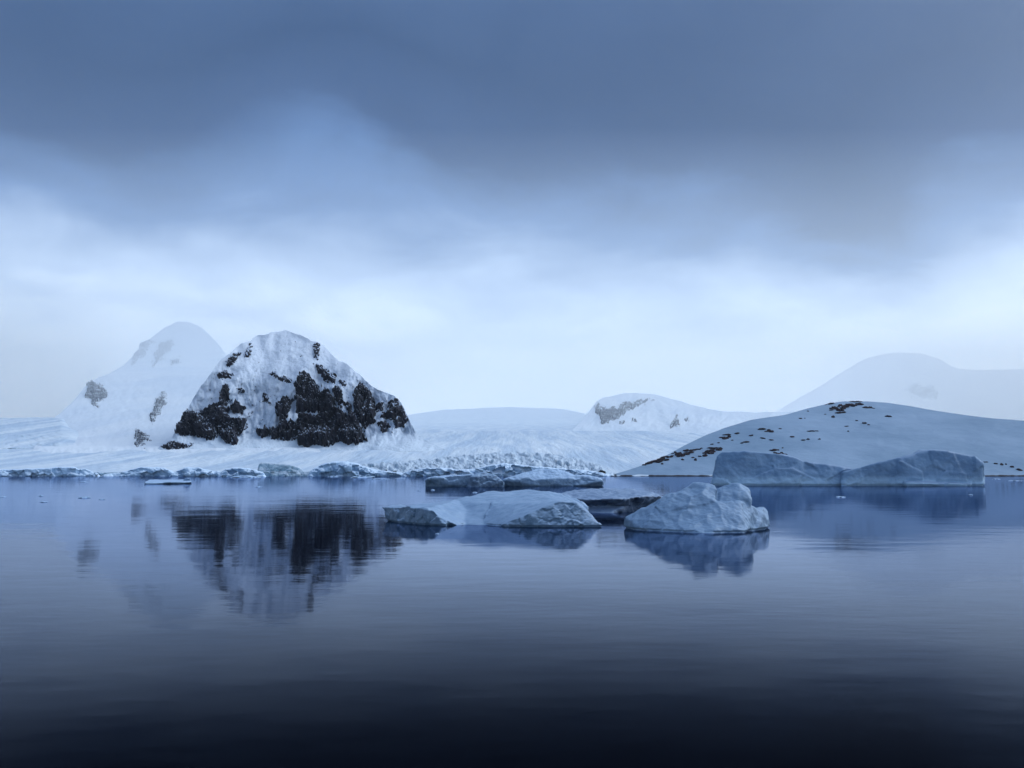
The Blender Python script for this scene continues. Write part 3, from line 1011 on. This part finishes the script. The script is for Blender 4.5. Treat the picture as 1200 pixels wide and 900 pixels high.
# the rounded pale berg beside it
iceberg('iceberg', 'pale rounded iceberg with a stepped top, right of the long low one in front', [
    [W(727, 617.5), W(745, 620), W(775, 622.5), W(830, 624.5), W(868, 624), W(888, 620), W(898, 618), K(733, 606, 150), K(754, 593.5, 150), K(776, 586, 149), K(830, 588, 146), K(868, 588, 146),
     K(884, 594, 148), B(735, 165, -1.5), B(880, 168, -1.5), B(800, 172, -1.5)],
    [K(768, 594, 148.0), K(780, 603, 146.2), K(806, 606, 145.1), K(838, 603, 145.0), K(800, 592, 145.9), K(828, 590, 145.5), K(779, 581, 149), K(801, 575, 149.5), K(812, 567.5, 150.5), K(834, 566.5, 150.5), K(840, 574, 148), K(838, 586, 146), K(780, 590, 156), K(836, 590, 158),
     K(820, 567.5, 154)],
    [K(836, 601, 145.3), K(872, 601, 145.6), K(878, 594, 146.8), K(880, 584, 147.5), K(876, 572.5, 150), K(862, 568, 150.5), K(848, 567.5, 151), K(838, 572, 151), K(838, 588, 158), K(878, 588, 157), K(846, 579, 148), K(872, 580, 147.5)],
    [W(882, 622), W(902, 618.5), K(884, 596.5, 150), K(896, 596, 151), K(901, 612, 152), B(885, 163, -1.5), B(904, 160, -1.5), K(890, 595, 157)],
], M['berg_pale'], 0.15, [('fbm', 0.5, 3.5), ('scallop', 0.42, 2.8), ('ridge', 0.08, 1.3), ('fbm', 0.05, 0.7)], notch=0.4, seed=5)

# the berg behind these two, dark below
iceberg('iceberg', 'grey-blue iceberg with a dark undercut face, behind the two front bergs', [
    [K(640, 584, 216), K(672, 575, 222), K(700, 572.5, 224), K(735, 573.5, 224), K(765, 577, 220), K(776, 582, 216), K(690, 586, 208), K(725, 586, 207), K(752, 582, 210),
     B(650, 240, -1.5), B(775, 240, -1.5), B(650, 222, -1.5), B(775, 222, -1.5)],
    [W(672, 600), W(700, 601), W(735, 599), W(752, 597), K(690, 589, 214), K(725, 588, 213), K(750, 584, 214), K(772, 582, 218), B(775, 232, -1.5), B(660, 232, -1.5)],
], M['berg_dark'], 0.28, [('fbm', 0.5, 5.0), ('ridge', 0.35, 2.2), ('block', 0.7, 2.5)], seed=7)

# the two large bergs off the right shore
iceberg('iceberg', 'large flat-topped iceberg off the right shore, left of its taller neighbour', [
    [B(833, 594, -3), B(870, 590, -3), B(935, 590, -3), K(836, 562, 595), K(840, 534, 598), K(846, 529, 599), K(882, 529.5, 597), K(912, 531, 596), K(930, 535, 596), K(944, 541, 596), K(938, 562, 590),
     B(840, 680, -3), B(935, 680, -3), B(850, 660, 22), B(930, 660, 20)],
    [B(920, 590, -3), B(1000, 590, -3), K(925, 537, 597), K(945, 542, 596), K(962, 544.5, 596), K(985, 546.5, 596), K(997, 550, 596), B(925, 670, -3), B(1000, 670, -3), B(930, 650, 15), B(995, 650, 10)],
], M['berg_big'], 0.8, [('fbm', 2.6, 30), ('flute', 0.7, 14), ('block', 2.0, 19), ('steep', 0.45, 3.5)], notch=1.0, seed=11, smooth_it=1)
iceberg('iceberg', 'large wedge-shaped iceberg off the right shore, rising to a cliff at its right end', [
    [B(986, 585, -3), B(1070, 583, -3), K(988, 553, 588), K(1002, 549, 587), K(1030, 542.5, 587), K(1060, 536, 586), K(1074, 530, 587), B(990, 650, -3), B(1075, 650, -3), B(1000, 640, 9), B(1070, 640, 20)],
    [B(1050, 582, -3), B(1152, 580, -3), K(1056, 540, 585), K(1068, 533, 586), K(1079, 527, 587), K(1098, 527.5, 586), K(1128, 531.5, 585), K(1142, 534, 584), K(1150, 542, 582), K(1151.5, 552, 581),
     B(1055, 650, -3), B(1152, 640, -3), B(1080, 640, 23), B(1142, 630, 19)],
    [B(1062, 576, -3), B(1140, 576, -3), B(1062, 577, 2.4), B(1140, 577, 1.6), B(1062, 590, 4.5), B(1140, 590, 4.0), B(1062, 590, -3), B(1140, 590, -3)],
], M['berg_big'], 0.8, [('fbm', 2.4, 30), ('flute', 0.6, 14), ('block', 2.0, 18), ('steep', 0.45, 3.5)], notch=1.0, seed=14, smooth_it=1)

# the floating pieces in front of the glacier tongue
iceberg('iceberg', 'low flat ice slab at the left end of the row before the glacier tongue', [
    [W(500, 570), W(560, 570), K(499, 562, 552), K(503, 559.5, 553), K(530, 558, 556), K(562, 556.5, 556), B(500, 590, -1.5), B(565, 590, -1.5), K(520, 558, 585), K(560, 556.5, 585)],
    [W(501, 569.8), W(520, 570), K(500, 561, 551), K(510, 558.5, 553), K(522, 560, 552), B(505, 570, -1.5)]],
    M['floe'], 0.5, [('fbm', 0.9, 8), ('block', 1.2, 5), ('ridge', 0.4, 2.5)], notch=0.5, seed=17)
iceberg('iceberg', 'small dark blue ice hummock in the row before the glacier tongue', [
    [W(546, 570.3), W(588, 570.2), K(552, 559, 548), K(560, 554.5, 552), K(570, 553.5, 552), K(582, 558, 550), K(590, 565, 548), B(550, 575, -1.5), B(590, 575, -1.5)]],
    M['floe_blue'], 0.5, [('fbm', 1.0, 6), ('ridge', 0.6, 3), ('block', 1.0, 4)], seed=19)
iceberg('iceberg', 'long pale grey iceberg at the right end of the row before the glacier tongue', [
    [W(584, 569.5), W(650, 569.6), W(678, 569.5), K(590, 562, 566), K(615, 554, 572), K(632, 549, 576), K(655, 550, 576), K(672, 556, 574), K(680, 562, 570), B(590, 610, -1.5), B(680, 610, -1.5)],
    [W(655, 569.6), W(706, 569.4), K(668, 557, 572), K(685, 556.5, 574), K(704, 560, 572), K(707, 564, 570), B(660, 600, -1.5), B(706, 600, -1.5)]],
    M['floe'], 0.55, [('fbm', 1.1, 9), ('ridge', 0.4, 3), ('block', 0.7, 6), ('drift', 0.6, 12)], notch=0.5, seed=23)
iceberg('iceberg', 'thin flat floe with a dark edge on the water below the left shore', [
    [W(170, 567.2), W(205, 566.8), W(222, 566), K(169.5, 565.2, 660), K(200, 565.0, 668), K(224, 564.8, 690), B(170, 740, -1.0), B(225, 750, -1.0), K(175, 562.3, 735), K(222, 562, 740)],
    [W(214, 566.2), W(224, 565.6), K(215, 562, 700), K(219, 560, 700), K(223, 561.5, 702), B(222, 715, -1), B(214, 715, -1)]],
    M['floe'], 0.45, [('fbm', 0.4, 6), ('ridge', 0.25, 2.5)], notch=0.5, cat='ice floe', seed=29)


# small pieces of drifting ice
CHUNK = []
for i in range(4):
    bm = bmesh.new()
    bmesh.ops.create_icosphere(bm, subdivisions=3, radius=1.0)
    v = np.array([q.co[:] for q in bm.verts])
    c, val = cell(v * 1.4 + i * 7.0, i)
    n = fbm(v * 1.5 + i * 5.0, 3, i + 30) * 0.5 + (val - 0.5) * 0.35
    for q, k in zip(bm.verts, n):
        q.co *= 1 + k
    me = bpy.data.meshes.new('ice_chunk')
    bm.to_mesh(me)
    bm.free()
    me.materials.append(M['floe'])
    CHUNK.append(me)


def chunk(px, py, w, h, label):
    Y = CAM_H * 1000 / (py - 552)
    o = bpy.data.objects.new('ice_chunk', CHUNK[rr.randrange(4)])
    COL.objects.link(o)
    o.location = ((px - 600) / 1000 * Y / (CT + 0.03 * ST), Y, 0.0)
    k = Y / 1000
    o.scale = (w * k * 0.5, w * k * 0.6, h * k * 0.75)
    o.rotation_euler = (0, 0, rr.uniform(-0.5, 0.5))
    tag(o, label, 'ice chunk', 'small pieces of drifting ice')


for c in [
    (103, 583, 12, 2.2, 'largest small ice piece drifting at far left below the shore cliffs'),
    (54, 581, 5, 1.5, 'upper of two tiny ice pieces drifting near the left edge'),
    (57, 588, 9, 1.6, 'lower of two tiny ice pieces drifting near the left edge'),
    (9, 582, 7, 1.2, 'tiny ice piece drifting closest to the left edge of the picture'),
    (124, 585, 6, 1.2, 'faint ice piece drifting just right of the largest one at far left'),
    (102, 565, 8, 1.2, 'flat ice piece lying close under the left ice cliffs'),
    (305, 570.5, 7, 1.2, 'tiny ice piece floating alone above the dark mountain reflection'),
    (448, 561.5, 20, 1.2, 'thin strip of ice on the water left of the floating row'),
    (470, 560.8, 12, 1.0, 'thin ice strip nearest to the left end of the floating row'),
    (508, 574.3, 5, 1.5, 'tiny dark ice piece just below the low flat slab'),
    (492, 575, 4, 1.1, 'tiny ice piece left below the low flat slab'),
    (557, 577.2, 6, 1.4, 'tiny ice piece behind the snowy back of the long front berg'),
    (513.5, 625, 4.5, 2.0, 'small white ice bit floating in the front berg\'s reflection'),
    (981, 582.5, 10, 1.8, 'white ice scrap floating before the large flat-topped berg'),
    (1132, 580, 4, 1.6, 'tiny white ice scrap floating before the right cliff of the wedge-shaped berg'),
    (1185, 563.5, 12, 1.2, 'flat ice strip by the right shore beyond the wedge-shaped berg'),
    (1163, 561.5, 8, 1.0, 'small ice strip just right of the wedge-shaped berg'),
    (425, 559.8, 24, 3.0, 'low rounded ice piece under the dark ice cliff left of the glacier tongue'),
    (392, 558.8, 12, 1.6, 'small ice piece under the dark ice cliff right of the mountain reflection'),
    (290, 559.6, 30, 3.0, 'low broad ice piece under the cliffs below the dark mountain'),
]:
    chunk(*c)

# ------------------------------------------------------------------ the misty air
def air(name, label, x0, x1, y0, y1, z0, z1, density, g):
    v = [(x, y, z) for z in (z0, z1) for y in (y0, y1) for x in (x0, x1)]
    f = [(0, 2, 3, 1), (4, 5, 7, 6), (0, 1, 5, 4), (2, 6, 7, 3), (0, 4, 6, 2), (1, 3, 7, 5)]
    m = bpy.data.materials.new(name)
    m.use_nodes = True
    nt = m.node_tree
    nt.nodes.clear()
    out = nt.nodes.new('ShaderNodeOutputMaterial')
    p = nt.nodes.new('ShaderNodeVolumePrincipled')
    p.inputs['Color'].default_value = (*HAZE_COLOR, 1)
    p.inputs['Density'].default_value = density
    p.inputs['Anisotropy'].default_value = g
    nt.links.new(p.outputs[0], out.inputs['Volume'])
    o = link_mesh(name, v, f, m, None, False)
    tag(o, label, None, None, 'stuff')


air('haze', 'pale blue haze over the bay', *BOX, -5.0, 9000.0, HAZE_DENSITY, HAZE_G)
# the fog lies thick behind the dark mountain: it swallows the far snowfields and summits
air('fog_bank', 'white fog lying behind the dark mountain', -12000.0, 12000.0, 3300.0, 9500.0, -4.0, 1380.0, FOG_DENSITY, FOG_G)
